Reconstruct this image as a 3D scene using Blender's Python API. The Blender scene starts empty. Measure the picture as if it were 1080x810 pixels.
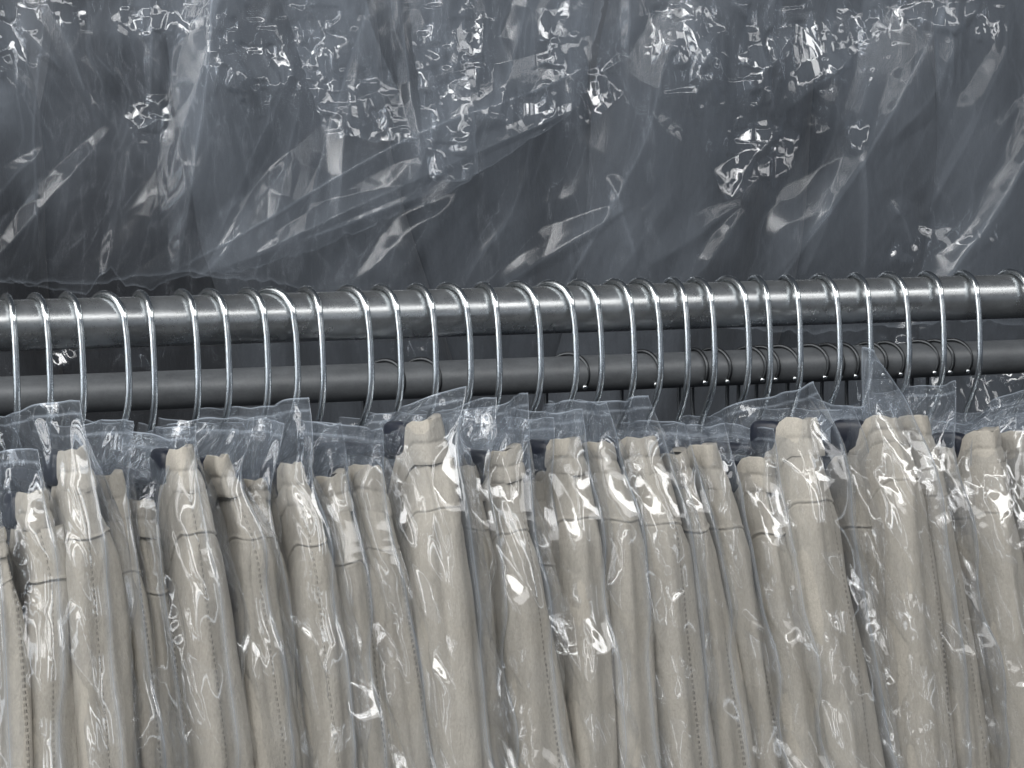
import bpy, math, random
import numpy as np
from mathutils import Matrix, Vector

rng = random.Random(11)
scene = bpy.context.scene
COL = scene.collection

# ------------------------------------------------------------------ camera model
F_PX = 2290.0                                   # focal length in photograph pixels (1080 wide)
YAW, PITCH, ROLL = math.radians(18.7), math.radians(3.0), math.radians(1.3)
fwd = np.array([math.sin(YAW)*math.cos(PITCH), math.cos(YAW)*math.cos(PITCH), -math.sin(PITCH)])
r0 = np.array([math.cos(YAW), -math.sin(YAW), 0.0])
u0 = np.cross(r0, fwd)
cr, sr = math.cos(ROLL), math.sin(ROLL)
RIGHT = r0*cr - u0*sr
UP = u0*cr + r0*sr
RAIL_Z = 1.5

def ray(u, v):
    return fwd + RIGHT*((u-540.0)/F_PX) + UP*((405.0-v)/F_PX)

CAM = np.array([0.0, 0.0, RAIL_Z]) - ray(540, 328)*1.451

def at(u, v, y):
    """the place where the line of sight through a photograph pixel meets the upright plane Y = y"""
    d = ray(u, v)
    return CAM + d*((y-CAM[1])/d[1])

def px_size(p):
    return float(np.dot(np.asarray(p)-CAM, fwd))/F_PX

# ------------------------------------------------------------------ numpy noise
class Noise2:
    def __init__(self, seed):
        self.t = np.random.RandomState(seed).rand(256, 256)*2-1
    def __call__(self, x, y):
        xi = np.floor(x).astype(int); yi = np.floor(y).astype(int)
        fx = x-xi; fy = y-yi
        fx = fx*fx*fx*(fx*(fx*6-15)+10); fy = fy*fy*fy*(fy*(fy*6-15)+10)
        t = self.t
        a = t[xi & 255, yi & 255]; b = t[(xi+1) & 255, yi & 255]
        c = t[xi & 255, (yi+1) & 255]; d = t[(xi+1) & 255, (yi+1) & 255]
        return (a*(1-fx)+b*fx)*(1-fy)+(c*(1-fx)+d*fx)*fy

def smooth(a, b, x):
    t = np.clip((x-a)/(b-a), 0, 1)
    return t*t*(3-2*t)

def bowls(x, y, seed):
    T = np.random.RandomState(seed).rand(64, 64, 3)
    xi = np.floor(x).astype(int); yi = np.floor(y).astype(int)
    best = np.full(x.shape, 1e9)
    for dx in (-1, 0, 1):
        for dy in (-1, 0, 1):
            cx = xi+dx; cy = yi+dy
            t = T[cx % 64, cy % 64]
            px = cx+0.5+(t[..., 0]-0.5)*0.95; py = cy+0.5+(t[..., 1]-0.5)*0.95
            best = np.minimum(best, (x-px)**2+(y-py)**2-(t[..., 2]-0.5)*0.5)
    return best

def facets(x, y, seed):
    """crumpled sheet: the difference of two power diagrams is made of flat facets meeting in straight sharp creases"""
    return bowls(x, y, seed)-bowls(x+0.37, y+0.71, seed+5000)

def ridge(n):
    return 1-np.abs(n)*2

# ------------------------------------------------------------------ object helpers
def link(o):
    COL.objects.link(o); return o

def empty(name, loc):
    o = bpy.data.objects.new(name, None); o.empty_display_size = 0.02
    o.location = Vector(loc); return link(o)

def tag(o, label=None, cat=None, group=None, kind=None):
    if label: o['label'] = label
    if cat: o['category'] = cat
    if group: o['group'] = group
    if kind: o['kind'] = kind
    return o

def mesh_obj(name, verts, faces, mat, parent=None, smooth_shade=True, uv=None, attr=None, crease=None):
    verts = np.asarray(verts, dtype=np.float64).reshape(-1, 3)
    origin = np.zeros(3)
    if parent is not None:
        origin = np.array(parent.location)
        p = parent.parent
        while p is not None:
            origin = origin + np.array(p.location); p = p.parent
    else:
        origin = (verts.min(0)+verts.max(0))/2
        origin[2] = verts[:, 2].min()
    me = bpy.data.meshes.new(name)
    if isinstance(faces, np.ndarray):
        n = len(faces)
        me.vertices.add(len(verts)); me.vertices.foreach_set('co', (verts-origin).astype(np.float32).ravel())
        me.loops.add(n*4); me.loops.foreach_set('vertex_index', faces.astype(np.int32).ravel())
        me.polygons.add(n); me.polygons.foreach_set('loop_start', np.arange(0, n*4, 4, dtype=np.int32))
        me.update(calc_edges=True)
    else:
        me.from_pydata((verts-origin).tolist(), [], faces)
    if uv is not None:
        lay = me.uv_layers.new(name='UVMap')
        li = np.empty(len(me.loops), dtype=np.int32); me.loops.foreach_get('vertex_index', li)
        lay.data.foreach_set('uv', np.asarray(uv, dtype=np.float32).reshape(-1, 2)[li].ravel())
    if attr is not None:
        at_ = me.attributes.new('film_haze', 'FLOAT', 'POINT')
        at_.data.foreach_set('value', np.asarray(attr, dtype=np.float32).ravel())
    if crease is not None:
        at_ = me.attributes.new('film_crease', 'FLOAT', 'POINT')
        at_.data.foreach_set('value', np.asarray(crease, dtype=np.float32).ravel())
    me.materials.append(mat)
    me.update()
    me.polygons.foreach_set('use_smooth', [smooth_shade]*len(me.polygons))
    o = bpy.data.objects.new(name, me)
    if parent is not None: o.parent = parent
    else: o.location = Vector(origin)
    return link(o)

def grid_np(nr, nc, off=0):
    i = np.arange(nr-1)[:, None]*nc+np.arange(nc-1)[None, :]+off
    return np.stack([i, i+1, i+nc+1, i+nc], -1).reshape(-1, 4)

def grid_faces(nr, nc, off=0, wrap=False):
    f = []
    cmax = nc if wrap else nc-1
    for i in range(nr-1):
        for j in range(cmax):
            j2 = (j+1) % nc
            f.append((off+i*nc+j, off+i*nc+j2, off+(i+1)*nc+j2, off+(i+1)*nc+j))
    return f

def tube(path, radius, nseg=10, caps=True):
    path = np.asarray(path, float); n = len(path)
    rad = np.full(n, radius) if np.isscalar(radius) else np.asarray(radius, float)
    tan = np.gradient(path, axis=0); tan /= np.linalg.norm(tan, axis=1)[:, None]
    ref = np.array([1.0, 0.2, 0.1]); vs = []
    a = ref-np.dot(ref, tan[0])*tan[0]; a /= np.linalg.norm(a)
    for i in range(n):
        a = a-np.dot(a, tan[i])*tan[i]; a /= np.linalg.norm(a)
        b = np.cross(tan[i], a)
        for k in range(nseg):
            th = 2*math.pi*k/nseg
            vs.append(path[i]+rad[i]*(math.cos(th)*a+math.sin(th)*b))
    fs = grid_faces(n, nseg, 0, True)
    if caps:
        fs.append(tuple(range(nseg))[::-1]); fs.append(tuple((n-1)*nseg+k for k in range(nseg)))
    return vs, fs

def ball(c, r, n=8):
    vs, fs = [], []
    for i in range(n+1):
        th = math.pi*i/n
        for k in range(2*n):
            ph = math.pi*k/n
            vs.append(np.array(c)+r*np.array([math.sin(th)*math.cos(ph), math.sin(th)*math.sin(ph), math.cos(th)]))
    return vs, grid_faces(n+1, 2*n, 0, True)

def merge(parts):
    V, F = [], []
    for v, f in parts:
        o = len(V); V += list(v); F += [tuple(o+i for i in q) for q in f]
    return V, F

# ------------------------------------------------------------------ materials
class NT:
    def __init__(self, name):
        self.m = bpy.data.materials.new(name); self.m.use_nodes = True
        self.t = self.m.node_tree; self.t.nodes.clear()
        self.out = self.n('ShaderNodeOutputMaterial')
    def n(self, kind, **kw):
        nd = self.t.nodes.new(kind)
        for k, v in kw.items(): setattr(nd, k, v)
        return nd
    def l(self, a, b): self.t.links.new(a, b)
    def val(self, sock, x):
        if hasattr(x, 'is_linked') or hasattr(x, 'links'): self.l(x, sock)
        else: sock.default_value = x
    def math(self, op, a, b=0.0, c=None, clamp=False):
        nd = self.n('ShaderNodeMath', operation=op, use_clamp=clamp)
        self.val(nd.inputs[0], a); self.val(nd.inputs[1], b)
        if c is not None: self.val(nd.inputs[2], c)
        return nd.outputs[0]
    def noise(self, vec, scale, detail=3, rough=0.55, dist=0.0):
        nd = self.n('ShaderNodeTexNoise'); self.l(vec, nd.inputs['Vector'])
        nd.inputs['Scale'].default_value = scale; nd.inputs['Detail'].default_value = detail
        nd.inputs['Roughness'].default_value = rough; nd.inputs['Distortion'].default_value = dist
        return nd.outputs['Fac']
    def mapping(self, vec, scale=(1, 1, 1), rot=(0, 0, 0), loc=None):
        nd = self.n('ShaderNodeMapping'); self.l(vec, nd.inputs['Vector'])
        nd.inputs['Scale'].default_value = scale; nd.inputs['Rotation'].default_value = rot
        if loc is not None: self.val(nd.inputs['Location'], loc)
        return nd.outputs['Vector']
    def ramp(self, fac, lo, hi, to_lo=0.0, to_hi=1.0, smoothstep=True):
        nd = self.n('ShaderNodeMapRange'); nd.interpolation_type = 'SMOOTHSTEP' if smoothstep else 'LINEAR'
        self.l(fac, nd.inputs['Value'])
        for k, x in zip(('From Min', 'From Max', 'To Min', 'To Max'), (lo, hi, to_lo, to_hi)): nd.inputs[k].default_value = x
        return nd.outputs['Result']
    def bump(self, h, strength, dist, normal=None):
        nd = self.n('ShaderNodeBump'); nd.inputs['Strength'].default_value = strength
        nd.inputs['Distance'].default_value = dist; self.l(h, nd.inputs['Height'])
        if normal is not None: self.l(normal, nd.inputs['Normal'])
        return nd.outputs['Normal']

def mat_film(name, rough=0.07, dull=None, tint=(0.76, 0.86, 0.98), base_refl=0.06, edge=0.75):
    """clear polyethylene: lets light through, mirrors lamps on its creases, faintly milky (more where crumpled or welded; large films also carry painted-in light at the top)"""
    M = NT(name)
    at_ = M.n('ShaderNodeAttribute'); at_.attribute_name = 'film_haze'
    lw = M.n('ShaderNodeLayerWeight'); lw.inputs['Blend'].default_value = 0.5
    f = M.math('POWER', lw.outputs['Facing'], 4.0)
    f = M.math('MULTIPLY_ADD', f, edge, base_refl, clamp=True)
    tr = M.n('ShaderNodeBsdfTransparent'); tr.inputs['Color'].default_value = (0.985, 0.987, 0.99, 1)
    gl = M.n('ShaderNodeBsdfGlossy'); gl.inputs['Roughness'].default_value = rough
    if dull is not None:
        ac = M.n('ShaderNodeAttribute'); ac.attribute_name = 'film_crease'
        M.l(M.ramp(ac.outputs['Fac'], 0.05, 0.4, dull, rough), gl.inputs['Roughness'])
        f = M.math('MULTIPLY', f, M.ramp(ac.outputs['Fac'], 0.02, 0.45, 0.38, 1.35))
    gl.inputs['Color'].default_value = (0.93, 0.96, 1.0, 1)
    df = M.n('ShaderNodeBsdfDiffuse'); df.inputs['Color'].default_value = (*tint, 1)
    tl = M.n('ShaderNodeBsdfTranslucent'); tl.inputs['Color'].default_value = (*tint, 1)
    dm = M.n('ShaderNodeMixShader'); dm.inputs[0].default_value = 0.4; M.l(df.outputs[0], dm.inputs[1]); M.l(tl.outputs[0], dm.inputs[2])
    mx = M.n('ShaderNodeMixShader'); M.l(at_.outputs['Fac'], mx.inputs[0]); M.l(tr.outputs[0], mx.inputs[1]); M.l(dm.outputs[0], mx.inputs[2])
    m2 = M.n('ShaderNodeMixShader'); M.l(f, m2.inputs[0]); M.l(mx.outputs[0], m2.inputs[1]); M.l(gl.outputs[0], m2.inputs[2])
    M.l(m2.outputs[0], M.out.inputs['Surface'])
    return M.m

def mat_cloth(name, col, var=0.10, stitch=True, rough=0.9):
    M = NT(name)
    tc = M.n('ShaderNodeTexCoord'); ob = tc.outputs['Object']; info = M.n('ShaderNodeObjectInfo')
    uvn = M.n('ShaderNodeSeparateXYZ'); M.l(tc.outputs['UV'], uvn.inputs[0])
    weave = M.noise(M.mapping(ob, (1, 1, 0.5)), 1000, 2, 0.7)
    slub = M.noise(M.mapping(ob, (1, 1, 0.25)), 220, 3)
    big = M.noise(ob, 25, 3)
    tone = M.math('ADD', M.math('MULTIPLY', M.math('SUBTRACT', weave, 0.5), var*4.5), M.math('MULTIPLY', M.math('SUBTRACT', slub, 0.5), var*2.8))
    tone = M.math('ADD', tone, M.math('MULTIPLY', M.math('SUBTRACT', big, 0.5), var*1.1))
    tone = M.math('ADD', tone, M.math('MULTIPLY_ADD', info.outputs['Random'], var*0.9, 1.0-var*0.45))
    height = M.math('MULTIPLY', weave, 0.35)
    pucker = M.noise(M.mapping(ob, (1, 1, 0.4)), 90, 3)
    height = M.math('ADD', height, M.math('ADD', M.math('MULTIPLY', slub, 0.5), M.math('MULTIPLY', pucker, 1.6)))
    if stitch:
        dash = M.math('LESS_THAN', M.math('FRACT', M.math('MULTIPLY', uvn.outputs['Y'], 1/0.0034)), 0.55)
        def row(x0):
            return M.math('MULTIPLY', M.ramp(M.math('ABSOLUTE', M.math('SUBTRACT', uvn.outputs['X'], x0)), 0.0002, 0.0006, 1, 0), dash)
        st = row(M.math('MULTIPLY_ADD', M.math('SUBTRACT', info.outputs['Random'], 0.5), 0.014, 0.0035))
        tone = M.math('MULTIPLY', tone, M.math('MULTIPLY_ADD', M.math('MULTIPLY', st, M.ramp(info.outputs['Random'], 0.25, 0.8, 0.15, 1.0)), -0.24, 1.0))
        height = M.math('SUBTRACT', height, M.math('MULTIPLY', st, 1.2))
    cm = M.n('ShaderNodeVectorMath', operation='SCALE'); cm.inputs[0].default_value = col; M.l(tone, cm.inputs['Scale'])
    b = M.n('ShaderNodeBsdfPrincipled'); M.l(cm.outputs[0], b.inputs['Base Color'])
    b.inputs['Roughness'].default_value = rough
    b.inputs['Sheen Weight'].default_value = 0.15; b.inputs['Specular IOR Level'].default_value = 0.2
    M.l(M.bump(height, 0.85, 0.0015), b.inputs['Normal'])
    M.l(b.outputs[0], M.out.inputs['Surface'])
    return M.m

def mat_metal(name, col, rough, streak=0.3, wear=0.2, metal=1.0, bumps=0.12):
    M = NT(name)
    tc = M.n('ShaderNodeTexCoord'); ob = tc.outputs['Object']
    a = M.noise(M.mapping(ob, (0.25, 1, 1)), 160, 4, 0.6)
    c = M.noise(ob, 45, 5, 0.7)
    s = M.noise(M.mapping(ob, (1, 1, 1)), 700, 2)
    tone = M.math('ADD', M.math('MULTIPLY', M.math('SUBTRACT', a, 0.5), streak*2), M.math('MULTIPLY', M.math('SUBTRACT', c, 0.5), wear*2))
    tone = M.math('ADD', tone, M.math('MULTIPLY', M.math('SUBTRACT', s, 0.5), wear))
    tone = M.math('ADD', tone, 1.0)
    cm = M.n('ShaderNodeVectorMath', operation='SCALE'); cm.inputs[0].default_value = col; M.l(tone, cm.inputs['Scale'])
    b = M.n('ShaderNodeBsdfPrincipled'); M.l(cm.outputs[0], b.inputs['Base Color'])
    b.inputs['Metallic'].default_value = metal
    rr = M.math('MULTIPLY_ADD', M.math('SUBTRACT', c, 0.5), 0.25, rough); M.l(rr, b.inputs['Roughness'])
    M.l(M.bump(M.math('ADD', a, M.math('MULTIPLY', s, 0.5)), bumps, 0.0005), b.inputs['Normal'])
    M.l(b.outputs[0], M.out.inputs['Surface'])
    return M.m

def mat_plastic(name, col, rough=0.45):
    M = NT(name)
    tc = M.n('ShaderNodeTexCoord'); n = M.noise(tc.outputs['Object'], 300, 3)
    b = M.n('ShaderNodeBsdfPrincipled')
    cm = M.n('ShaderNodeVectorMath', operation='SCALE'); cm.inputs[0].default_value = col
    M.l(M.math('MULTIPLY_ADD', n, 0.5, 0.75), cm.inputs['Scale']); M.l(cm.outputs[0], b.inputs['Base Color'])
    b.inputs['Roughness'].default_value = rough
    M.l(M.bump(n, 0.2, 0.0005), b.inputs['Normal'])
    M.l(b.outputs[0], M.out.inputs['Surface'])
    return M.m

FILM = mat_film('clear_film', rough=0.075)
FILM_BIG = mat_film('large_clear_film', rough=0.075, dull=0.13, base_refl=0.055, tint=(0.75, 0.85, 0.98))
BEIGE = mat_cloth('beige_cotton', (0.428, 0.404, 0.356))
BAND = mat_cloth('beige_cotton_gathered', (0.442, 0.418, 0.370), stitch=False)
DARK = mat_cloth('charcoal_cloth', (0.053, 0.060, 0.070), var=0.12, stitch=False)
DARK_SHADED = mat_cloth('charcoal_cloth_shaded', (0.022, 0.024, 0.028), var=0.12, stitch=False)  # charcoal darkened to paint in the dim light at far left
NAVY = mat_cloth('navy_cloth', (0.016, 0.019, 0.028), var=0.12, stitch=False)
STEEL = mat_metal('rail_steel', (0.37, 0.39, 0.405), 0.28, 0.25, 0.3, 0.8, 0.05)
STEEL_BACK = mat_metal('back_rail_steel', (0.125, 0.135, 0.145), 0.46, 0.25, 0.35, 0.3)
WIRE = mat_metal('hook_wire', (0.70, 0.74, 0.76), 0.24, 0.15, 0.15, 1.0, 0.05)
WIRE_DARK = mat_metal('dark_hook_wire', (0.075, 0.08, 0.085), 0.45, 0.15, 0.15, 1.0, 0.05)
CLIPM = mat_plastic('navy_plastic', (0.014, 0.018, 0.03), 0.38)
WALLM = mat_plastic('dark_wall_paint', (0.05, 0.052, 0.056), 0.8)

# ------------------------------------------------------------------ setting
def slab(name, x0, x1, y0, y1, z0, z1, mat):
    v = [(x0, y0, z0), (x1, y0, z0), (x1, y1, z0), (x0, y1, z0), (x0, y0, z1), (x1, y0, z1), (x1, y1, z1), (x0, y1, z1)]
    f = [(0, 3, 2, 1), (4, 5, 6, 7), (0, 1, 5, 4), (1, 2, 6, 5), (2, 3, 7, 6), (3, 0, 4, 7)]
    return tag(mesh_obj(name, v, f, mat, smooth_shade=False), kind='structure')
slab('back_wall', -7, 6, 2.8, 2.9, 0.0, 3.4, WALLM)
slab('floor', -7, 6, -6, 2.8, -0.1, 0.0, WALLM)

# ------------------------------------------------------------------ rails
def rail(name, y, u, v, diam, mat, label):
    c = at(u, v, y)
    n = 60
    xs = np.linspace(-1.3, 1.9, n)
    path = [(x, y, c[2]) for x in xs]
    vs, fs = tube(path, diam/2, 48)
    o = mesh_obj(name, vs, fs, mat)
    tag(o, label, 'rail')
    return c[2]
R1 = 0.016
Z1 = rail('clothes_rail', 0.0, 540, 328, 2*R1, STEEL, 'thick shiny grey steel rail in front with the silver hooks hung over it')
YB = 0.47
R2 = 38.7*px_size(at(540, 397, YB))/2
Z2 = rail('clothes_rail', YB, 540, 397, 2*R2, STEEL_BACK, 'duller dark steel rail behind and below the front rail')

# ------------------------------------------------------------------ hangers
WR = 0.0022
def hook_profile(R, drop, tip=True):
    """(forward, up) from the rear tip over the rail and down to the neck; forward is towards the viewer"""
    c = R+WR
    pts = []
    for a in np.linspace(-12 if tip else -38, 90, 16):                      # rear quarter
        pts.append((-(c+0.001)*math.cos(math.radians(a)), c*math.sin(math.radians(a))))
    for a in np.linspace(80, 0, 12):
        pts.append(((c+0.004)*math.cos(math.radians(a)), c*math.sin(math.radians(a))))
    pts += [(c+0.0058, -0.012), (c+0.0066, -0.030), (c+0.0058, -0.046), (c+0.002, -0.058), (c-0.005, -0.069), (c-0.0125, -0.079), (c-0.0168, -0.088), (0.0, -0.100)]
    pts += [(0.0, -drop)]
    # smooth by dense Catmull-Rom
    P = np.array(pts); out = []
    for i in range(len(P)-1):
        p0 = P[max(i-1, 0)]; p1 = P[i]; p2 = P[i+1]; p3 = P[min(i+2, len(P)-1)]
        for t in (0, 0.5):
            out.append(0.5*((2*p1)+(-p0+p2)*t+(2*p0-5*p1+4*p2-p3)*t*t+(-p0+3*p1-3*p2+p3)*t**3))
    out.append(P[-1])
    return np.array(out)

def rounded_box(c, ax, ay, hx, hy, hz, rad=0.35, n=10):
    """superellipsoid block along axes ax (lateral), ay (fore-aft), z"""
    vs = []
    for i in range(n+1):
        th = -math.pi/2+math.pi*i/n
        for k in range(2*n):
            ph = math.pi*k/n
            s = lambda w, e: math.copysign(abs(w)**e, w)
            x = s(math.cos(th), rad)*s(math.cos(ph), rad); y = s(math.cos(th), rad)*s(math.sin(ph), rad); z = s(math.sin(th), rad)
            vs.append(np.array(c)+ax*hx*x+ay*hy*y+np.array([0, 0, 1.0])*hz*z)
    return vs, grid_faces(n+1, 2*n, 0, True)

def make_hanger(x, y, zr, R, ang, bar_z, near, far, label, group, wire=WIRE, flip=False, clips=True):
    """ang: direction of the hanger's near end in plan, measured from -Y towards +X"""
    e = np.array([math.sin(ang), -math.cos(ang), 0.0]); lat = np.array([math.cos(ang), math.sin(ang), 0.0])
    root = empty('clothes_hanger', (x, y, zr+R))
    tag(root, label, 'hanger', group)
    pr = hook_profile(R, zr-bar_z, not flip)
    sgn = -1 if flip else 1
    base = np.array([x, y, zr])
    path = [base+e*(sgn*p[0])+np.array([0, 0, p[1]]) for p in pr]
    wr = WR*0.82 if flip else WR
    tv = tube(path, wr, 10); bv = ball(path[0], wr*1.5, 7)
    if flip:
        mesh_obj('hook', *tv, wire, root); mesh_obj('tip', *bv, WIRE, root)
    else:
        V, F = merge([tv, bv]); mesh_obj('hook', V, F, wire, root)
    bc = base.copy(); bc[2] = bar_z
    bar = [bc+e*d+np.array([0, 0, 0.004*math.cos(d*9)]) for d in np.linspace(-far, near, 14)]
    V, F = tube(bar, 0.0042, 10)
    mesh_obj('bar', V, F, CLIPM, root)
    if clips:
        for d in (near-0.016, -far+0.016):
            V, F = rounded_box(bc+e*d+np.array([0, 0, -0.008]), lat, e, 0.0055, 0.014, 0.011, 0.5)
            mesh_obj('clip', V, F, CLIPM, root)
    return root

# measured: apex pixel u, pixel u where the front leg crosses the rail's lower edge
HOOKS = [(-98, -84), (-66, -52), (-30, -18),
         (5, 15), (35, 50), (69, 85), (108, 134), (146, 160), (190, 206), (219, 239), (259, 280), (283, 313), (321, 338),
         (365, 389), (399, 420), (437, 457), (470, 494), (507, 524), (543, 568), (578, 606), (608, 632), (645, 666), (672, 694),
         (707, 723), (732, 751), (765, 787), (795, 810), (827, 842), (863, 883), (900, 916), (935, 956), (975, 993), (1013, 1031), (1063, 1086)]

def rail_v(u):                                   # image height of the front rail's axis
    return 340-(u/1080.0)*31

# ------------------------------------------------------------------ trousers: measured along the near edge
# (u_top, v_top, w_top, u_seam, v_seam, w_seam, u_bottom, w_bottom, y_offset, what it looks like)
G = [
 (-14, 560, 26, -8, 620, 34, 0, 40, 0.000),
 (29, 519, 28, 48, 612, 46, 48, 56, 0.000),
 (73, 473, 25, 87, 569, 50, 110, 46, -0.006),
 (114, 500, 22, 132, 603, 28, 154, 34, 0.012),
 (148, 527, 26, 160, 628, 30, 184, 36, 0.016),
 (190, 472, 17, 205, 562, 46, 233, 54, -0.006),
 (228, 481, 18, 260, 570, 36, 290, 48, 0.000),
 (266, 506, 22, 282, 566, 26, 322, 32, 0.016),
 (308, 488, 15, 325, 577, 38, 350, 40, -0.003),
 (348, 500, 27, 369, 592, 36, 386, 40, 0.004),
 (385, 491, 33, 404, 582, 36, 437, 48, 0.002),
 (448, 442, 34, 458, 536, 58, 487, 58, -0.008),
 (490, 491, 24, 506, 560, 28, 527, 36, 0.012),
 (533, 473, 34, 542, 560, 40, 572, 52, -0.004),
 (563, 509, 18, 582, 597, 24, 600, 32, 0.016),
 (599, 462, 24, 613, 546, 40, 632, 52, 0.000),
 (632, 466, 28, 657, 551, 34, 675, 48, -0.002),
 (674, 461, 34, 695, 552, 48, 724, 54, -0.005),
 (711, 477, 26, 735, 562, 30, 770, 46, 0.003),
 (744, 469, 23, 772, 556, 30, 810, 42, 0.008),
 (803, 484, 30, 818, 566, 34, 852, 50, 0.004),
 (846, 441, 38, 861, 528, 54, 905, 58, -0.007),
 (902, 478, 26, 915, 556, 30, 944, 48, 0.014),
 (936, 440, 34, 960, 505, 46, 986, 56, -0.004),
 (970, 439, 27, 990, 524, 32, 1030, 42, 0.002),
 (998, 471, 16, 1020, 545, 22, 1058, 36, 0.012),
 (1042, 453, 34, 1056, 541, 44, 1094, 50, -0.004),
 (1078, 455, 28, 1100, 541, 40, 1136, 50, 0.004),
 (1112, 462, 28, 1134, 548, 40, 1172, 50, 0.000),
]
Y_TOP, Y_SEAM, Y_BOT = -0.118, -0.138, -0.152
V_END = 1400.0                                    # below the picture, where the legs end

def path_fn(g):
    ut, vt, wt, us, vs_, ws, ub, wb, yo = g
    def f(v):
        v = np.asarray(v, float)
        kv = [vt-60, vt, vs_, 810, V_END]
        slope = (ub-us)/(810-vs_)
        ku = [ut-6, ut, us, ub, ub+slope*0.5*(V_END-810)]
        kw = [wt*0.8, wt, ws, wb, wb*1.15]
        ky = [Y_TOP, Y_TOP, Y_SEAM, Y_BOT, Y_BOT-0.01]
        def interp(k):
            # smoothed piecewise linear
            acc = np.zeros_like(v)
            for d in (-24, -12, 0, 12, 24):
                acc = acc+np.interp(v+d, kv, k)
            return acc/5
        return interp(ku)+0.20*interp(kw), interp(kw), interp(ky)+yo
    return f

def near_points(us, vs, ys):
    d = fwd[None, :]+RIGHT[None, :]*((us-540)/F_PX)[:, None]+UP[None, :]*((405-vs)/F_PX)[:, None]
    return CAM[None, :]+d*((ys-CAM[1])/d[:, 1])[:, None]

HOOK_OF = {i: i+1 for i in range(len(G))}         # each pair of trousers hangs three or four hooks to the left of its near edge
hook_x = []
for (ua, ul) in HOOKS:
    um = (ua+ul)/2-2
    hook_x.append(at(ua+1.5, rail_v(ua)-24, 0.0)[0])

def section(h, nose, length, hb, n_nose=22, n_side=16, left=1.0):
    """plan outline (lateral, back) from the back left round the near edge to the back right"""
    back = np.linspace(1, 0, n_side)**1.6
    a, b = [], []
    for s in back[:-1]:
        d = nose+(length-nose)*s
        a.append(-(hb+(h-hb)*math.exp(-(d-nose)/0.05))); b.append(d)
    for th in np.linspace(-90, 90, n_nose):
        x = math.sin(math.radians(th)); c = math.cos(math.radians(th))
        a.append(h*math.copysign(abs(x)**0.72, x)); b.append(nose*(1-c**0.9))
    for s in back[::-1][1:]:
        d = nose+(length-nose)*s
        a.append(hb+(h-hb)*math.exp(-(d-nose)/0.05)); b.append(d)
    a = np.array(a); b = np.array(b)
    a = np.where(a < 0, a*left, a)
    return a, b

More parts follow.
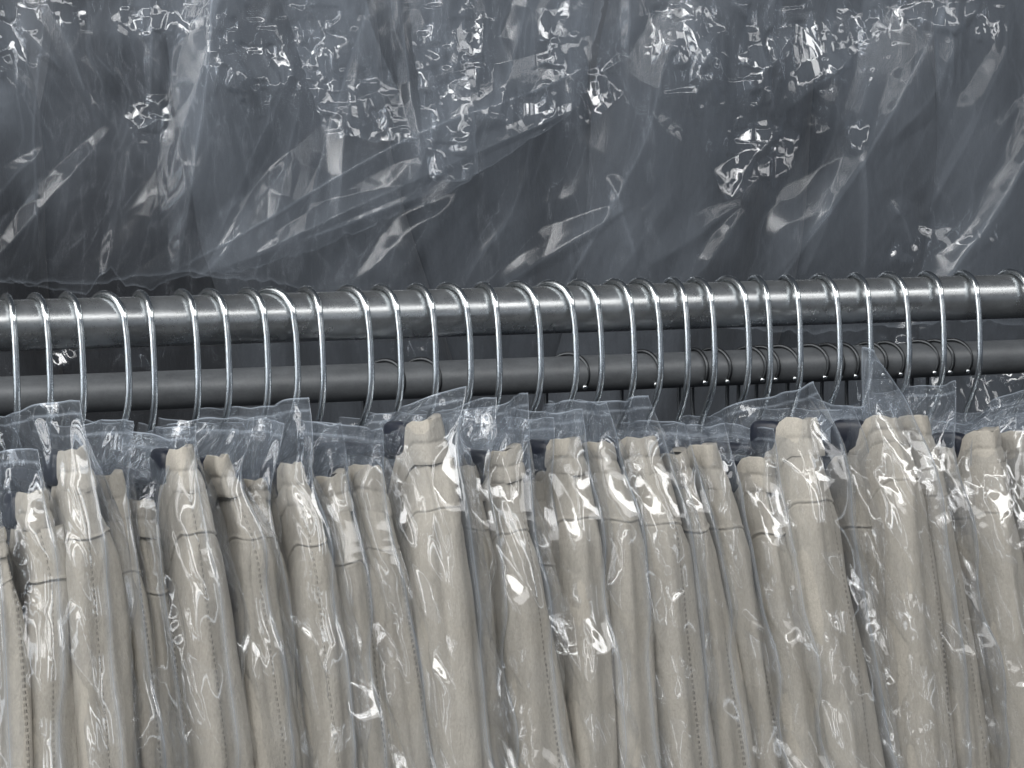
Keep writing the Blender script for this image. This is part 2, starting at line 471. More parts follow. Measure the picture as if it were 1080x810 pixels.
def build_trousers(i, g, label):
    rs = np.random.RandomState(100+i)
    n1, n2, n3 = Noise2(i*3+1), Noise2(i*3+2), Noise2(i*3+3)
    ut, vt, wt, us, vsm, ws, ub, wb, yo = g
    f = path_fn(g)
    hx = hook_x[HOOK_OF[i]]
    rv = np.random.RandomState(4000+i).rand(4)
    band_h = min((0.38+0.2*rv[0])*(vsm-vt), 54); tilt = (rv[1]-0.5)*0.5; seam_k = 0.35+0.65*rv[2]
    root_p = near_points(*[np.atleast_1d(q) for q in (f([vt])[0], [vt], f([vt])[2])])[0]
    root = empty('trousers', (hx, 0.0, root_p[2]))
    tag(root, label, 'trousers', 'beige trousers hanging in clear bags from the front rail')

    def rings(vv, kind):
        u, w, y = f(vv)
        P = near_points(u, vv, y)
        V, UVs = [], []
        z0 = root_p[2]
        ph = rs.rand()*10
        lob = 0.10+0.10*rs.rand()
        for k in range(len(vv)):
            p = P[k]; px = px_size(p)
            h = w[k]*px*(0.53+0.17*float(smooth(vsm-30, vsm+100, np.array(vv[k]))))
            bdir = np.array([hx, 0.0])-p[:2]; bl = np.linalg.norm(bdir); bdir /= bl
            bdir = np.array([bdir[0], bdir[1], 0]); lat = np.array([-bdir[1], bdir[0], 0])*-1
            # lateral pointing to +X
            if lat[0] < 0: lat = -lat
            a, b = section(h, h*0.80, 0.235, min(h, 0.008), left=0.62)
            t = z0-p[2]                                     # metres below the top
            v = vv[k]
            nose_w = np.exp(-b/0.03)
            if kind == 'body':
                fold = n1(a/0.011+ph+t*4, np.full_like(a, t/0.20))*0.0030+n2(a/0.0055+t/0.09, np.full_like(a, t/0.12)+b*20)*0.0014
                fold += n3(a/0.02+b*9, np.full_like(a, t/0.028+ph))*0.0010*smooth(0.16, 0.03, np.full_like(a, t))
                dv = v-vsm
                lobes = 0.0030*np.abs(np.sin(math.pi*(a/h*1.15+ph+t*1.2+0.15*math.sin(t*22+ph))))*float(smooth(0, 30, np.array(dv if (dv := v-vsm) > 0 else 0.0)))
                fold += lobes-0.0012*float(smooth(0, 30, np.array(max(v-vsm, 0.0))))
                # seam: a raised welt with a groove under it
                fold += seam_k*0.0010*math.exp(-((dv+2.2)/1.6)**2)-seam_k*0.0013*math.exp(-((dv-0.8)/1.0)**2)
                # gathers running down from the waist
                g_amp = 0.0010*math.exp(-max(v-(vt+band_h), 0)/26)
                fold += g_amp*np.sin(a/0.0011+n1(a*300, np.full_like(a, t*40))*2)
                # side seam down the near edge
                if dv > 0:
                    fold += -0.0016*np.exp(-((a-lob*h)/0.0009)**2)*min(dv/4, 1)*(b < h)
                infl = 1.0
            else:
                pin = 0
                for vv_ in (vt+band_h*0.52, vt+band_h):
                    pin += math.exp(-((v-vv_)/2.0)**2)
                puff = 0.0005*abs(math.sin(math.pi*(v-vt)/(band_h*0.52)))
                fold = 0.0004+puff-0.0007*pin+0.0005*np.sin(a/0.00085+n2(a*400, np.full_like(a, t*60))*2.2)*(0.55+0.6*pin)
                fold = fold+n1(a/0.008, np.full_like(a, t/0.03+ph))*0.0008
                infl = 1.0
            # push outward from the section's middle
            ca = np.gradient(a); cb = np.gradient(b); ln = np.sqrt(ca**2+cb**2)+1e-9
            na, nb = -cb/ln*-1, -ca/ln
            na = np.where(b > h*0.95, np.sign(a), na*np.sign(na*a+1e-12))
            nb = np.where(b > h*0.95, 0.0, -np.abs(ca/ln))
            a2 = a+na*fold; b2 = b+nb*fold
            zz = p[2]-0.125*smooth(0.012, 0.080, b)*math.exp(-t/0.10)
            if kind == 'body':
                # seam and hem sag round the near edge
                zz = zz-0.004*np.clip(np.abs(a)/h, 0, 1)**2*math.exp(-abs(v-vsm)/30.0)*(1 if i % 2 else -0.6)
            else:
                if k < 4: zz = zz+(0.0006*np.sin(a/0.0011+ph)+n3(a/0.004, a*0)*0.0006)*(1-k/4)
            zz = zz+tilt*np.clip(a2, -0.012, 0.012)*math.exp(-max(t-0.02, 0)/0.06)*(0 if False else 1)
            for q in range(len(a)):
                V.append(p*np.array([1, 1, 0])+np.array([0, 0, zz[q]])+lat*a2[q]+bdir*b2[q])
            arc = a
            UVs += [(arc[q] if b[q] < h else math.copysign(abs(arc[q])+b[q], arc[q]), t) for q in range(len(a))]
        return V, UVs, len(a)

    vb = np.unique(np.concatenate([np.arange(vt+band_h-3.0, vsm-6, 2.2), np.arange(vsm-6, vsm+6, 0.8), np.arange(vsm+6, 815, 3.2), np.linspace(815, V_END, 14)]))
    V, UV, nc = rings(vb, 'body')
    F = grid_faces(len(vb), nc, 0, True)
    mesh_obj('legs', V, F, BEIGE, root, uv=UV)
    vw = np.arange(vt, vt+band_h+0.6, 1.5)
    V, UV, nc = rings(vw, 'band')
    # gathered rim turned inwards
    V = list(V); n0 = nc
    rim = []
    top = np.array(V[:nc])
    p0 = top[nc//2]
    for q in range(nc):
        mid = (top[q]+top[nc-1-q])/2
        pt = top[q]+(mid-top[q])*0.4; pt[2] -= 0.0022; rim.append(pt)
    F = grid_faces(len(vw), nc, 0, True)
    base = len(V); V += rim; UV += UV[:nc]
    for q in range(nc):
        q2 = (q+1) % nc
        F.append((q2, q, base+q, base+q2))
    mesh_obj('waistband', V, F, BAND, root, uv=UV)
    return root, root_p

# ------------------------------------------------------------------ bags
# garment index -> (corner u, v, back end of the top edge u, v, forward margin)
BAG = {
 0: (-2, 520, -70, 540, 0.010),
 1: (40, 474, -30, 478, 0.012),
 2: (84, 422, -12, 440, 0.018),
 3: (141, 444, 60, 447, 0.016),
 4: (186, 464, 118, 446, 0.012),
 5: (206, 449, 150, 456, 0.010),
 6: (268, 440, 175, 447, 0.014),
 7: (300, 446, 215, 444, 0.010),
 8: (326, 419, 222, 434, 0.020),
 9: (360, 446, 300, 441, 0.012),
 10: (404, 452, 330, 446, 0.012),
 11: (492, 407, 362, 447, 0.020),
 12: (524, 419, 430, 436, 0.010),
 13: (557, 414, 470, 437, 0.018),
 14: (584, 440, 515, 438, 0.008),
 15: (614, 431, 545, 434, 0.014),
 16: (640, 424, 580, 425, 0.012),
 17: (684, 417, 610, 425, 0.018),
 18: (722, 447, 660, 442, 0.012),
 19: (764, 446, 690, 449, 0.014),
 20: (816, 452, 740, 441, 0.010),
 21: (858, 402, 745, 441, 0.020),
 22: (900, 428, 836, 432, 0.010),
 23: (922, 369, 864, 428, 0.020),
 24: (1008, 401, 930, 413, 0.020),
 25: (1026, 446, 960, 440, 0.010),
 26: (1090, 410, 1005, 438, 0.018),
 27: (1112, 418, 1010, 450, 0.014),
 28: (1142, 418, 1060, 440, 0.014),
 29: (1180, 418, 1095, 440, 0.014),
 30: (1216, 418, 1130, 440, 0.014),
}

def build_bag(i, g, label):
    cu, cv, lu, lv, mar = BAG[i]
    rs = np.random.RandomState(500+i)
    NA = [Noise2(900+i*7+k) for k in range(6)]
    f = path_fn(g); vt = g[1]; vsm = g[4]
    hx = hook_x[HOOK_OF[i]]
    vv = np.unique(np.concatenate([np.arange(cv, cv+26, 1.0), np.arange(cv+26, 822, 2.0), np.linspace(822, V_END+20, 16)]))
    u, w, y = f(np.maximum(vv, vt))
    Pg = near_points(u, vv, y)
    yn = y-mar
    # the margin ahead of the trousers grows and shrinks down the bag
    wob = NA[0](vv/70.0+3, vv*0+i)*0.006
    bd = np.stack([hx-Pg[:, 0], -Pg[:, 1]], 1); bd /= np.linalg.norm(bd, axis=1)[:, None]
    Ng = Pg.copy(); Ng[:, :2] -= bd*(mar+wob)[:, None]
    corner = at(cu, cv, Y_TOP+g[8]-mar)
    k = smooth(cv, vt+55, vv)[:, None]
    # straight side seam falling from the corner, joining the trousers' own line lower down
    line = corner[None, :]*np.ones((len(vv), 1)); line[:, 2] = Ng[:, 2]
    sl = (Ng[np.searchsorted(vv, vt+55)][:2]-corner[:2])
    tt = np.clip((vv-cv)/(vt+55-cv), 0, 1)[:, None]
    line[:, :2] = corner[:2]+sl*tt
    N = line*(1-k)+Ng*k
    N[0] = corner
    back_pt = at(lu, lv, 0.0)
    S = np.concatenate([np.linspace(0, 0.012, 13), np.linspace(0.0132, 0.060, 38), np.linspace(0.0625, 0.17, 34)])
    nS = len(S)
    ztop = corner[2]
    V, UV = [], []
    slope = (corner[2]-back_pt[2])/max(np.linalg.norm(back_pt[:2]-corner[:2]), 0.02)
    wav = rs.rand()*6
    sheets = {}
    rs0 = rs.rand()
    T = ztop-N[:, 2]
    hz = 0.020+0.01*rs.rand()
    for side in (-1, 1):
        n1, n2, n3 = NA[1+(side > 0)*2], NA[2+(side > 0)*2], NA[5]
        pts = np.zeros((len(vv), nS, 3)); uvs = None
        SS, TT = np.meshgrid(S, T)
        hg = (w*px_size(Pg[len(Pg)//3])*0.52)
        tg = max((vt-cv)*px_size(corner), 0.008)            # distance from the bag's top edge to the trousers
        H = (hg*(0.72 if side < 0 else 1.12)+0.0045)[:, None]*smooth(0.004, tg+0.022, TT)+0.00035
        prof = 1-np.exp(-SS/0.0085)
        off = H*prof
        # folds
        tt = TT; ss = SS
        q = n1(ss/0.030+7*i, tt/0.10)*0.0030+n2((ss+0.25*tt)/0.016, tt/0.045+5)*0.0020
        # sharp creases: facets meeting in ridges, slanting
        wx = ss+0.35*tt+n1(ss/0.02, tt/0.03)*0.006; wy = tt-0.2*ss
        fac = facets(wx/0.019+i*3.7+side*11, wy/0.048+i*1.3, 31+i)
        fac2 = facets((ss-0.5*tt)/0.0075+i*5.1+side*7, (tt+0.3*ss)/0.015+i*2.2, 77+i)
        msk = smooth(-0.15, 0.40, n3(ss/0.05+side*3, tt/0.06+i))
        low = smooth(tg+0.03, tg+0.13, tt)
        cre = fac*(0.0052+0.0026*low)+fac2*(0.0011+0.0006*low)*np.clip(msk+0.25*low, 0, 1)
        fac3 = facets((ss+0.22*tt)/0.0105+i*2.3+side*5, tt/0.12+i*0.7, 131+i)
        cre = cre+fac3*0.0042*(0.35+0.65*low)
        amp = (0.8+0.2*smooth(0.015, tg+0.02, tt))*smooth(0.0, 0.012, tt)*smooth(0.0, 0.010, ss)
        q = np.maximum(q+0.0012+cre, -0.0018)*amp
        off = off+q
        # whole fin sways sideways, both sheets together
        sway = (n3(ss/0.055+i, tt/0.07+i*2)*0.011+n3(ss/0.02+i, tt/0.05)*0.003)*smooth(0.003, 0.05, ss+0.0)*(1-smooth(0.02, tg+0.04, tt))
        b2 = np.stack([hx-N[:, 0], 0.0-N[:, 1]], 1); b2 /= np.linalg.norm(b2, axis=1)[:, None]
        # at the very top the seam edge runs towards the measured back end
        bt = (back_pt-corner)[:2]; bt = bt/np.linalg.norm(bt)
        kk = (1-smooth(0.0, tg+0.03, T))[:, None]
        b2 = b2*(1-kk)+bt[None, :]*kk; b2 /= np.linalg.norm(b2, axis=1)[:, None]
        lat = np.stack([-b2[:, 1], b2[:, 0]], 1); lat *= np.sign(lat[:, :1])*1.0
        for j in range(nS):
            d = side*off[:, j]+sway[:, j]
            pts[:, j, 0] = N[:, 0]+b2[:, 0]*S[j]+lat[:, 0]*d
            pts[:, j, 1] = N[:, 1]+b2[:, 1]*S[j]+lat[:, 1]*d
            dz = -slope*min(S[j], 0.14)*np.exp(-T/0.06)
            if i == 23: dz = -0.040*smooth(0.022, 0.036, S[j])*np.exp(-(T/0.06)**2)
            dz = dz+(0.0016*math.sin(S[j]/0.023+wav)+0.0005*math.sin(S[j]/0.007+2*wav))*smooth(0, 0.02, S[j])*np.exp(-T/0.02)
            pts[:, j, 2] = N[:, 2]+dz
        hz_ = 0.010+0.016*smooth(-0.3, 0.7, n1(ss/0.012+0.6*tt/0.03, tt/0.05+3))+0.020*smooth(0, 0.6, n2(ss/0.03, tt/0.012))*msk
        hz_ = hz_+(0.034*{23: 2.6, 11: 1.3, 8: 1.2, 21: 1.15}.get(i, 0.5+0.9*rs0))*np.exp(-(TT/0.05)**2)
        edge_ = np.maximum(0.20*np.exp(-((TT-0.0075)/0.0007)**2), np.maximum(0.36*np.exp(-(TT/0.0006)**2), 0.30*np.exp(-(SS/0.0008)**2)))
        uvs = hz_+edge_
        sheets[side] = (pts, uvs)
    nt = len(vv)
    A, B = sheets[-1], sheets[1]
    # left sheet reversed + right sheet share the near seam
    P = np.concatenate([A[0][:, ::-1], B[0][:, 1:]], axis=1)
    U = np.concatenate([A[1][:, ::-1], B[1][:, 1:]], axis=1)
    nc = P.shape[1]
    o = mesh_obj('garment_bag', P.reshape(-1, 3), grid_np(nt, nc), FILM, attr=U)
    tag(o, label, 'plastic bag', 'clear bags over the beige trousers')
    return o

ONES = ['first', 'second', 'third', 'fourth', 'fifth', 'sixth', 'seventh', 'eighth', 'ninth', 'tenth', 'eleventh', 'twelfth', 'thirteenth', 'fourteenth',
        'fifteenth', 'sixteenth', 'seventeenth', 'eighteenth', 'nineteenth', 'twentieth']
def nth(k):                                       # k counts from 0
    if k < 20: return ONES[k]
    if k < 29: return 'twenty-'+ONES[k-20]
    if k == 29: return 'thirtieth'
    return 'thirty-'+ONES[k-30]
BAG_LOOK = {2: 'clear bag with squared corner at far left', 8: 'clear bag with flat raised corner', 11: 'clear bag rising to a peak', 13: 'clear bag with upright pointed corner',
            15: 'low clear bag with upright edge', 17: 'clear bag with square corner', 21: 'clear bag with tall slanting corner', 23: 'narrow clear bag standing highest against the rail',
            24: 'clear bag with wide square corner'}
for i, g in enumerate(G):
    look = 'standing tall' if g[1] < 450 else ('hanging low' if g[1] > 503 else 'gathered')
    root, tp = build_trousers(i, g, 'beige trousers, %s waistband, %s pair from the left' % (look, nth(i)))
    build_bag(i, g, '%s, over %s pair of beige trousers from left' % (BAG_LOOK.get(i, 'clear creased bag'), nth(i)))

for k, (ua, ul) in enumerate(HOOKS):
    if k == 0: continue                            # wholly outside the picture
    x = hook_x[k]
    gi = k-1
    # plan angle of the hook from how far its front leg stands to the right of its apex
    leg = at(ul, rail_v(ul)+14, -0.022)
    ang = math.atan2(leg[0]-x, 0.022)
    ang = max(-0.1, min(0.9, ang))
    if 0 <= gi < len(G):
        g = G[gi]; top = at(g[0], g[1], Y_TOP+g[8])
        a2 = math.atan2(top[0]-x, -top[1]); near = math.hypot(top[0]-x, top[1])-0.010
        bz = top[2]+0.006
    else:
        a2 = ang; near = 0.11; bz = Z1-0.105
    root = make_hanger(x, 0.0, Z1, R1, ang*0.5+a2*0.5 if False else ang, min(bz, Z1-0.104), near, 0.12, ('silver wire hook hanger on the front rail, %s hook from the left' % nth(k-3)) if k > 2 else 'hanger whose hook is past the left edge, carrying %s pair of trousers' % (nth(max(k-1, 0)) if k else 'no'), 'hangers on the front rail', clips=False)
    # bar and clips follow the trousers
    e = np.array([math.sin(a2), -math.cos(a2), 0.0]); lat = np.array([math.cos(a2), math.sin(a2), 0.0])
    bz -= 0.028
    bc = np.array([x, 0.0, bz])
    for ch in list(root.children):
        if ch.name.startswith('bar'): bpy.data.objects.remove(ch)
    neck = min(bz, Z1-0.104)
    bar = [bc+e*d+np.array([0, 0, 0.35*(d+0.01)]) for d in np.linspace(-0.12, -0.01, 6)]+[np.array([x, 0, neck])]+[bc+e*d for d in np.linspace(0.01, near-0.025, 8)]
    V, F = tube(bar, 0.0042, 10); mesh_obj('bar', V, F, CLIPM, root)
    for d in (near-0.018, -0.100):
        V, F = rounded_box(bc+e*d+np.array([0, 0, 0.009 if d > 0 else -0.042]), lat, e, 0.0058, 0.013, 0.011 if d > 0 else 0.009, 0.55)
        mesh_obj('clip', V, F, CLIPM, root)

# ------------------------------------------------------------------ back row: dark trousers on the back rail, hook tips towards the viewer
# pixel of the hook's tip on the back rail, and of its apex
BACK = [(427, 402), (466, 440), (622, 596), (693, 673), (741, 728), (768, 748), (805, 785), (820, 798), (842, 818), (872, 850), (886, 868),
        (902, 884), (933, 912), (952, 930), (990, 965), (1004, 982), (1026, 1000)]
BACK_UNUSED = [(-20, -45), (12, -12), (60, 36), (100, 76), (142, 118), (182, 158), (222, 198), (262, 238), (302, 278), (342, 318), (380, 356), (505, 480), (545, 520), (582, 558), (655, 632), (1052, 1030), (1085, 1062)]
def simple_trousers(x, y, ang, ztop, near, label, group):
    n1 = Noise2(int(abs(x)*1e5) % 9999)
    e = np.array([math.sin(ang), -math.cos(ang), 0.0]); lat = np.array([math.cos(ang), math.sin(ang), 0.0])
    V = []
    zs = np.concatenate([np.linspace(0, 0.06, 10), np.linspace(0.08, 0.75, 26)])
    a, b = section(0.010, 0.010, near*2, 0.006, 14, 10)
    for z in zs:
        sw = 0.72+0.28*float(smooth(0, 0.06, np.array(z)))
        f = n1(a/0.01, np.full_like(a, z/0.08))*0.002
        for q in range(len(a)):
            V.append(np.array([x, y, ztop-z])+e*(near*(0.9+0.2*min(z/0.1, 1))-b[q]-abs(f[q]))+lat*(a[q]*sw+f[q]))
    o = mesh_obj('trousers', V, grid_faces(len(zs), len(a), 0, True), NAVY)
    return tag(o, label, 'trousers', group)

for k, (ut, ua) in enumerate(BACK):
    apex = at(ua, 378-(ua-402)*0.035, YB); tipp = at(ut, 398-(ut-402)*0.035, YB-R2)
    ang = max(0.1, min(1.0, math.atan2(tipp[0]-apex[0], R2+0.004)))
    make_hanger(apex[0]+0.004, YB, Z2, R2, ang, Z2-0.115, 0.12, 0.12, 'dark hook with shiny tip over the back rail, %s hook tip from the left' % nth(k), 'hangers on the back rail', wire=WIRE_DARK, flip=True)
    simple_trousers(apex[0]+0.004, YB, ang*0.6, Z2-0.120, 0.125, 'dark trousers hanging from the back rail behind the beige row', 'dark trousers on the back rail')

# ------------------------------------------------------------------ upper tier: dark coats and large film behind
def build_coat(k, u0_, u1_, y, label, vtop=-180, vbot=700):
    n1, n2 = Noise2(2000+k), Noise2(2100+k)
    nu, nv = 44, 90
    us = np.linspace(0, 1, nu); vs = np.linspace(vtop, vbot, nv)
    Lw = (u1_-u0_)*px_size(at(540, 300, y))
    V = []
    lean = (0.16, -0.10, 0.22, 0.05, -0.17, 0.12, -0.05)[k % 7]
    for sgn in (-1, 1):
        for v in vs:
            for s in us:
                p = at(u0_+(u1_-u0_)*s+lean*(v-290)+9*math.sin(v/70.0+k), v, y)
                bulge = (1-abs(2*s-1)**4)**0.6*0.045 if 0 < s < 1 else 0
                t = (v-vtop)/600.0
                fold = (float(n1(np.array([s*3.2+t*0.6]), np.array([t*1.3]))[0])*0.022+float(n2(np.array([s*9]), np.array([t*2.5]))[0])*0.006) if 0 < s < 1 else 0
                V.append(p+np.array([0, sgn*bulge+(fold*(1 if sgn < 0 else 0))*min(1, 6*min(s, 1-s)), 0]))
    F = grid_faces(nv, nu)+[tuple(nu*nv+i for i in q[::-1]) for q in grid_faces(nv, nu)]
    o = mesh_obj('coat', V, F, DARK_SHADED if k < 2 else DARK)
    return tag(o, label, 'coat', 'dark coats hanging behind the rails')

COATS = [(-190, 60), (20, 260), (215, 450), (410, 640), (600, 830), (790, 1010), (970, 1260)]
for k, (a, b) in enumerate(COATS):
    build_coat(k, a, b, 0.78+0.03*(k % 2), 'dark charcoal coat under clear film behind the rails, %s from the left' % nth(k))

def build_film(k, u_top, u_bot, hem, y, label, clusters=(), fold_dir=0.0, amp=1.0, tilt=0.0, hem_soft=0.0, milk=1.0, folds=(), shaded_corner=False):
    """large film hung from above: u_top/u_bot side limits, hem = pixel polyline of its lower edge"""
    n1, n2, n3, n4 = (Noise2(3000+k*5+j) for j in range(4))
    nu = int(abs(u_bot[1]-u_bot[0])/(1.15 if k in (0, 1, 8) else 1.7)); nv = 330 if k in (0, 1, 8) else 210
    hu = np.array([h[0] for h in hem], float); hv = np.array([h[1] for h in hem], float)
    a = np.linspace(0, 1, nu)[None, :]; b = np.linspace(0, 1, nv)[:, None]
    ub = u_bot[0]+(u_bot[1]-u_bot[0])*a
    utp = u_top[0]+(u_top[1]-u_top[0])*a
    vb = np.interp(ub, hu, hv)+n1(ub/9.0, ub*0+3)*2.5
    vtp = -60.0
    U = utp+(ub-utp)*b; Vv = vtp+(vb-vtp)*b
    U = U+(n4(b*2.2, b*0+k*1.7)*16+n3(b*31, b*0+k)*1.5)*(2*a-1)
    D = fwd[None, None]+RIGHT[None, None]*((U-540)/F_PX)[..., None]+UP[None, None]*((405-Vv)/F_PX)[..., None]
    yy = y+tilt*(a-0.5)+0*b
    P = CAM+D*((yy-CAM[1])/D[..., 1])[..., None]
    zz = P[..., 2]-1.55; fd = fold_dir*(1-0.5*smooth(200, 20, Vv))
    x = P[..., 0]-fd*zz; z = zz+fd*P[..., 0]
    d = n1(x/0.07+k, z/0.45)*0.007+n2(x/0.03, z/0.22+k)*0.0010
    wx = x+n3(x/0.05, z/0.06)*0.02
    f1 = facets(wx/0.075+k*3, z/0.19+k, 300+k)
    d = d+f1*0.0028
    g1 = facets((x+0.45*z)/0.032+k*5, z/0.12+k*2, 700+k); g2 = facets((x-0.35*z)/0.021+k*5, z/0.085+k*2, 800+k)
    d = d+(g1*0.0022+g2*0.0005)*(0.25+0.75*smooth(170, 30, Vv))
    fold_h = np.zeros_like(x)
    for q_, (x0_, y0_, x1_, y1_, wd_, hh_) in enumerate(folds):
        ex, ey = x1_-x0_, y1_-y0_; L_ = math.hypot(ex, ey)
        al = ((U-x0_)*ex+(Vv-y0_)*ey)/(L_*L_); ac_ = ((U-x0_)*ey-(Vv-y0_)*ex)/L_
        ac_ = ac_+n3(al*2.2+q_, al*0+k)*wd_*0.22
        wl = wd_*(0.35+0.9*np.clip(1-np.abs(al-0.45)*1.6, 0, 1))
        asym = np.where(ac_ > 0, 1.6, 0.7)
        tent = np.clip(1-np.abs(ac_)/(wl*asym), 0, 1)*np.clip(np.minimum(al+0.12, 1.12-al)*3.2, 0, 1)
        fold_h = fold_h+hh_*0.001*tent
        line_ = np.exp(-(ac_/1.3)**2)*np.clip(np.minimum(al+0.02, 1.02-al)*8, 0, 1)
        ridge_haze = line_*abs(hh_)*0.010 if q_ == 0 else ridge_haze+line_*abs(hh_)*0.010
    d = d+fold_h
    cl = np.zeros_like(x)
    for (cu, cv, ru, rv, s_) in clusters:
        ge = 1.05*s_*np.exp(-((U-cu)/(1.35*ru+3))**2-((Vv-cv)/(1.3*rv+3))**2)*(0.55+0.9*smooth(-0.35, 0.35, n2(U/11.0, Vv/13.0)))
        cl = np.maximum(cl, ge)
        d = d+0.30*np.clip(Vv-cv, -40, 40)*0.00093*np.minimum(ge, 1)      # the crumpled patches sag, facing upwards
    wx2 = x+0.3*z+n4(x/0.03, z/0.03)*0.001; wz2 = z-0.3*x
    f2 = facets(wx2/0.027+k, wz2/0.062+k*2, 400+k); f3 = facets(wx2/0.0120, wz2/0.030, 450+k)
    d = d+np.minimum(cl, 1.15)*(f2*0.0110+f3*0.0019)
    P[..., 1] -= d*amp
    streak = smooth(0.0, 0.9, n1(x/0.025+z/0.1, z/0.16+7))*0.5+smooth(0.0, 0.8, n2((x+0.5*z)/0.012, z/0.07+9))*0.3
    veil = smooth(-0.4, 0.8, n4(x/0.06+5, z/0.09))
    def crease(h):
        c = np.abs(np.diff(h, 2, axis=1, prepend=h[:, :1], append=h[:, -1:]))
        c[:, 0] = c[:, 1] = c[:, -1] = 0
        return np.clip(c/(np.percentile(c, 97)+1e-9), 0, 1.5)
    haze = 0.03*crease(f1)+0.030*smooth(-0.3, 0.9, f1)
    haze = haze*(0.55+0.9*smooth(260, 20, Vv))+0.024+(0.035+0.06*smooth(240, 0, Vv))*veil*(0.4+streak)+0.05*np.clip(cl, 0, 1)  # haze thickens toward the top to paint in brighter light there
    q1 = n1(x/0.05+9, z/0.14+2); q2 = n2(x/0.017+q1*1.2, z/0.07+q1*0.8+11); q3 = n3(x/0.007+q2*1.1, z/0.05+q2); q4 = n4(x/0.0035+q3*0.8, z/0.03+q2)
    wisp = 0.55*np.clip(1-2.2*np.abs(q2), 0, 1)**2+0.4*np.clip(1-2.4*np.abs(q3), 0, 1)**2+0.2*np.clip(1-2.6*np.abs(q4), 0, 1)**2
    haze = haze+0.045*wisp*(0.35+0.9*smooth(-0.3, 0.7, q1))*(0.6+0.6*smooth(250, 40, Vv))
    if folds: haze = haze+np.minimum(ridge_haze, 0.14)+5.5*np.abs(fold_h)
    if shaded_corner: haze = haze*(1-0.65*smooth(330, 60, U)*smooth(120, 290, Vv))  # haze thinned at lower left to paint in its shade
    haze = haze*milk*(1-hem_soft*smooth(0.45, 1.0, b))
    haze = haze+(0 if hem_soft else 0.10)*np.exp(-((1-b)*nv/1.6)**2)+0.06*np.exp(-(np.minimum(a, 1-a)*nu/1.2)**2)
    o = mesh_obj('film_cover', P.reshape(-1, 3), grid_np(nv, nu), FILM_BIG, attr=haze, crease=cl)
    return tag(o, label, 'plastic film', 'large clear films over the dark coats')

YF = 0.66
build_film(0, (-60, 640), (-60, 600), [(-60, 300), (0, 296), (30, 300), (60, 305), (95, 310), (120, 280), (135, 302), (160, 305), (200, 292), (260, 284), (330, 262), (400, 232), (450, 212), (500, 182), (560, 142), (600, 112)], YF-0.03,
           'wide milky clear film at upper left with long slanting lower edge',
           [(10, 30, 30, 30, 0.6), (70, 12, 18, 10, 1.0), (160, 20, 25, 12, 1.0), (160, 125, 14, 14, 0.7), (250, 60, 18, 35, 0.9), (285, 65, 24, 24, 1.2), (540, 116, 34, 10, 1.2), (500, 30, 12, 40, 0.6), (590, 40, 14, 40, 0.6)], 0.75, shaded_corner=True,
           folds=[(610, 60, 170, 300, 70, 13), (235, -60, 200, 260, 60, 12), (420, -60, 330, 240, 60, -10), (60, -40, 30, 280, 50, 9), (45, -10, 100, 118, 16, 6), (80, -5, 99, 122, 12, -5), (18, 25, 62, 75, 14, 6), (160, 25, 157, 108, 10, 4), (157, 105, 176, 122, 8, 5), (176, 122, 150, 136, 8, 5), (240, -30, 185, 175, 26, 7),
                  (205, -30, 172, 115, 20, -5), (192, 150, 190, 285, 22, 4), (40, 160, -10, 222, 18, 5), (110, 150, -10, 285, 24, 6), (222, 255, 312, 50, 22, 6), (325, 85, 288, 235, 20, 5),
                  (245, 120, 262, 185, 16, -5), (225, 282, 450, 208, 18, 6), (265, 268, 600, 118, 12, 4), (415, -30, 440, 150, 14, 6), (380, 60, 350, 230, 18, 4), (510, 20, 500, 80, 10, 5), (560, -20, 520, 120, 22, 6),
                  (600, 60, 598, 140, 14, 5), (480, 60, 430, 205, 18, 4), (140, 160, 110, 300, 16, 4), (75, 190, 60, 300, 20, 4), (300, 180, 215, 285, 18, 4)])
build_film(1, (520, 1010), (560, 1000), [(560, 120), (600, 150), (660, 100), (690, 215), (730, 120), (765, 225), (830, 190), (850, 130), (905, 170), (940, 110), (1000, 90)], YF-0.05,
           'short clear film at upper right with brilliant crumpled patches and jagged lower edge',
           [(632, 110, 12, 30, 0.9), (730, 45, 16, 42, 1.3), (700, 30, 10, 30, 0.8), (795, 55, 12, 45, 0.9), (862, 48, 34, 30, 1.5), (805, 160, 28, 22, 1.3), (770, 195, 12, 18, 0.9), (905, 145, 14, 16, 0.9), (940, 15, 12, 20, 0.8)], 0.35, hem_soft=0.95,
           folds=[(625, 85, 660, 165, 14, 7), (600, 85, 598, 152, 10, 5), (661, -20, 663, 62, 10, 6), (663, 60, 640, 74, 8, 5), (731, -20, 728, 80, 12, 7), (728, 75, 731, 112, 8, 5), (748, 35, 728, 84, 10, 6),
                  (700, 20, 690, 70, 12, 5), (758, -10, 792, 22, 10, 6), (816, -20, 812, 68, 10, 6), (842, 30, 800, 80, 14, 6), (805, 98, 822, 132, 10, 6), (828, 115, 902, 58, 14, 6), (762, 218, 792, 165, 14, 7),
                  (792, 168, 828, 128, 14, 7), (872, 92, 906, 168, 16, 6), (905, 20, 925, 66, 14, 6), (690, 110, 735, 150, 18, -5), (850, 150, 905, 120, 14, 5)])
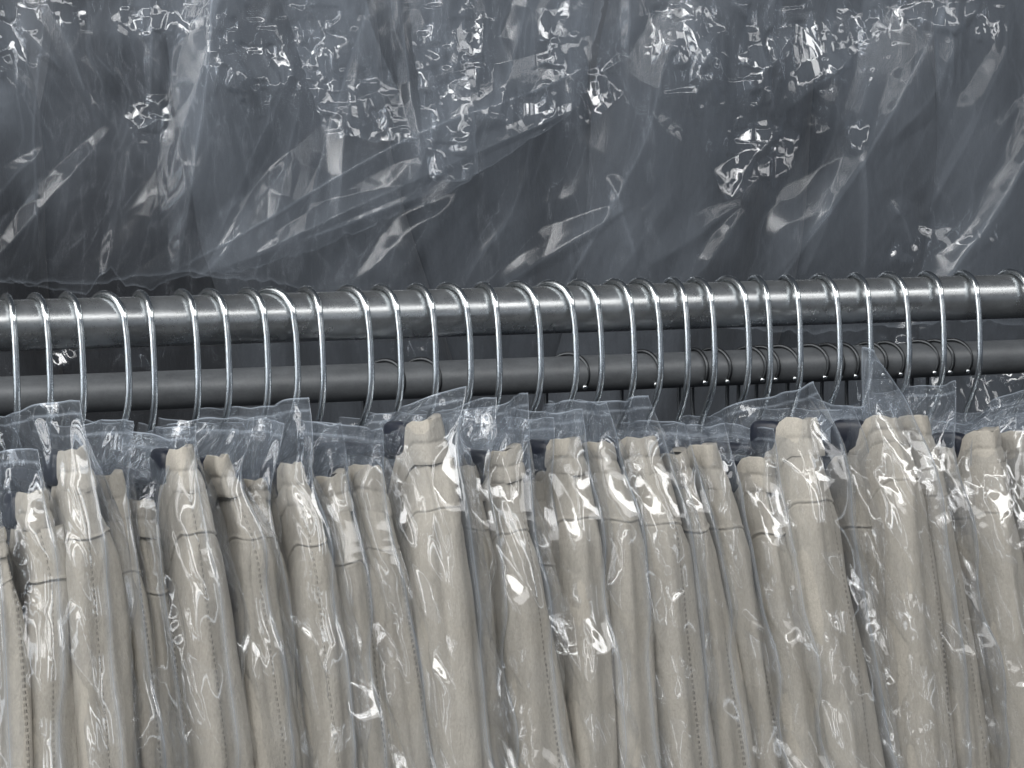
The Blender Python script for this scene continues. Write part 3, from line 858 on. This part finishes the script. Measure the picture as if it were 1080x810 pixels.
build_film(2, (-80, 1150), (-80, 1150), [(-80, 292), (90, 300), (200, 288), (300, 298), (380, 332), (520, 350), (700, 340), (860, 352), (1000, 338), (1150, 345)], YF,
           'broad smooth clear film reaching down behind the front rail, over dark coats',
           [(975, 14, 22, 9, 0.9), (1030, 22, 16, 14, 1.0), (955, 268, 18, 6, 0.5)], 0.8,
           folds=[(720, 40, 560, 330, 70, 11), (1000, -40, 800, 330, 80, 13), (1150, 60, 960, 340, 70, 11), (535, 298, 648, 222, 14, 5), (640, 195, 668, 272, 14, 6), (688, 275, 770, 222, 14, 5), (905, 160, 911, 292, 8, 4), (953, 15, 1000, 36, 12, 6), (1000, 36, 1032, 5, 12, 6), (935, 150, 1010, 50, 24, 6),
                  (940, 215, 960, 265, 18, 6), (820, 290, 900, 180, 26, 5), (700, 200, 640, 300, 26, 4), (1060, 40, 985, 220, 30, 6), (1000, 282, 1090, 150, 26, 5), (560, 180, 500, 290, 22, 4), (470, 215, 380, 292, 22, 4),
                  (780, 230, 730, 292, 18, 4), (870, 210, 845, 290, 16, 4)], shaded_corner=True)
build_film(7, (432, 474), (462, 497), [(455, 192), (480, 190), (500, 184)], YF-0.10, 'narrow shiny folded strip of clear film hanging at the middle, wrinkled down both sides',
           [(452, 60, 8, 70, 0.9), (462, 140, 7, 50, 1.1), (485, 120, 7, 60, 1.0)], 0.0)
build_film(8, (270, 372), (338, 446), [(335, 140), (348, 150), (370, 143), (400, 149), (446, 150)], YF-0.08, 'small clear film flap with brilliant crumpled tip left of centre',
           [(365, 118, 34, 30, 1.3), (330, 60, 26, 40, 0.9), (420, 146, 24, 7, 1.0)], 0.2)
build_film(6, (-80, 1160), (-80, 1160), [(-80, 640), (1160, 640)], YF+0.045, 'long clear film lowest down, showing between and below the two rails', [(65, 378, 8, 7, 1.2), (150, 375, 14, 8, 0.5), (440, 370, 14, 9, 0.5), (990, 250, 40, 12, 0.6), (1050, 420, 30, 40, 1.0), (950, 390, 30, 30, 1.0)], 0.0, milk=0.55, shaded_corner=True)

# ------------------------------------------------------------------ light
def lamp(name, loc, target, sx, sy, power, col=(1, 0.97, 0.93)):
    L = bpy.data.lights.new(name, 'AREA'); L.shape = 'RECTANGLE'; L.size = sx; L.size_y = sy; L.energy = power; L.color = col
    o = bpy.data.objects.new(name, L); o.location = loc
    d = Vector(target)-Vector(loc); o.rotation_euler = d.to_track_quat('-Z', 'Y').to_euler()
    return link(o)
for x_, y_, z_, sx_, sy_, p_ in [(-1.6, -1.9, 3.5, 3.6, 0.5, 74), (-0.6, -3.6, 3.6, 4.0, 0.5, 28), (2.0, -2.2, 3.5, 3.2, 0.5, 26), (2.6, -3.9, 3.5, 3.6, 0.5, 18),
                                 (-2.6, -0.4, 3.2, 0.35, 3.4, 26), (-4.2, 0.6, 3.1, 0.4, 3.4, 36), (-4.6, -2.4, 3.2, 0.4, 3.0, 34), (-6.4, 0.0, 3.1, 0.5, 5.0, 50)]:
    lamp('overhead_lamp', (x_, y_, z_), (0.0, 0.0, 1.4), sx_, sy_, p_)  # first one set by the rail's highlight; the others added for film highlights
# upright lamps at the left and behind the camera, added for film streaks
for x_, y_, w_ in [(-3.4, 0.75, 0.22), (-3.6, 0.0, 0.22), (-3.5, -0.9, 0.25), (-3.1, -1.9, 0.25), (-2.2, -3.2, 0.12), (1.0, -4.2, 0.10)]:
    lamp('streak_lamp', (x_, y_, 1.75), (0.0, 0.0, 1.75), w_, 1.9, 6.0*w_/0.22, (0.9, 0.95, 1.0))

w = bpy.data.worlds.new('World'); scene.world = w; w.use_nodes = True
wt = w.node_tree; bg = wt.nodes['Background']                 # the lit shop on the viewer's side, darker behind the rack
tcw = wt.nodes.new('ShaderNodeTexCoord'); sx = wt.nodes.new('ShaderNodeSeparateXYZ'); mr = wt.nodes.new('ShaderNodeMapRange')
wt.links.new(tcw.outputs['Generated'], sx.inputs[0]); wt.links.new(sx.outputs['Y'], mr.inputs['Value'])
mr.inputs['From Min'].default_value = -0.7; mr.inputs['From Max'].default_value = 0.5
mr.inputs['To Min'].default_value = 0.16; mr.inputs['To Max'].default_value = 0.05
dp = wt.nodes.new('ShaderNodeVectorMath'); dp.operation = 'DOT_PRODUCT'; wt.links.new(tcw.outputs['Generated'], dp.inputs[0])
dv = Vector((-0.85, -0.50, 0.12)).normalized(); dp.inputs[1].default_value = dv[:]  # added glow at front left, mirrored by the hook wires
m2 = wt.nodes.new('ShaderNodeMapRange'); m2.interpolation_type = 'SMOOTHSTEP'; wt.links.new(dp.outputs['Value'], m2.inputs['Value'])
m2.inputs['From Min'].default_value = 0.86; m2.inputs['From Max'].default_value = 0.97; m2.inputs['To Max'].default_value = 0.25
ad = wt.nodes.new('ShaderNodeMath'); wt.links.new(mr.outputs['Result'], ad.inputs[0]); wt.links.new(m2.outputs['Result'], ad.inputs[1])
wt.links.new(ad.outputs[0], bg.inputs['Strength'])
bg.inputs['Color'].default_value = (0.74, 0.84, 1.0, 1)

# ------------------------------------------------------------------ camera and render settings
cd = bpy.data.cameras.new('Camera'); cam = bpy.data.objects.new('Camera', cd); link(cam)
cd.sensor_width = 36; cd.lens = 36*F_PX/1080; cd.clip_start = 0.05; cd.clip_end = 50
m = Matrix([[RIGHT[0], UP[0], -fwd[0], CAM[0]], [RIGHT[1], UP[1], -fwd[1], CAM[1]], [RIGHT[2], UP[2], -fwd[2], CAM[2]], [0, 0, 0, 1]])
cam.matrix_world = m
scene.camera = cam
scene.render.engine = 'CYCLES'
cy = scene.cycles
cy.transparent_max_bounces = 48; cy.max_bounces = 8; cy.diffuse_bounces = 3; cy.glossy_bounces = 3
cy.caustics_reflective = False; cy.caustics_refractive = False
cy.use_denoising = True
scene.view_settings.view_transform = 'Standard'; scene.view_settings.look = 'None'
scene.view_settings.exposure = 0.0
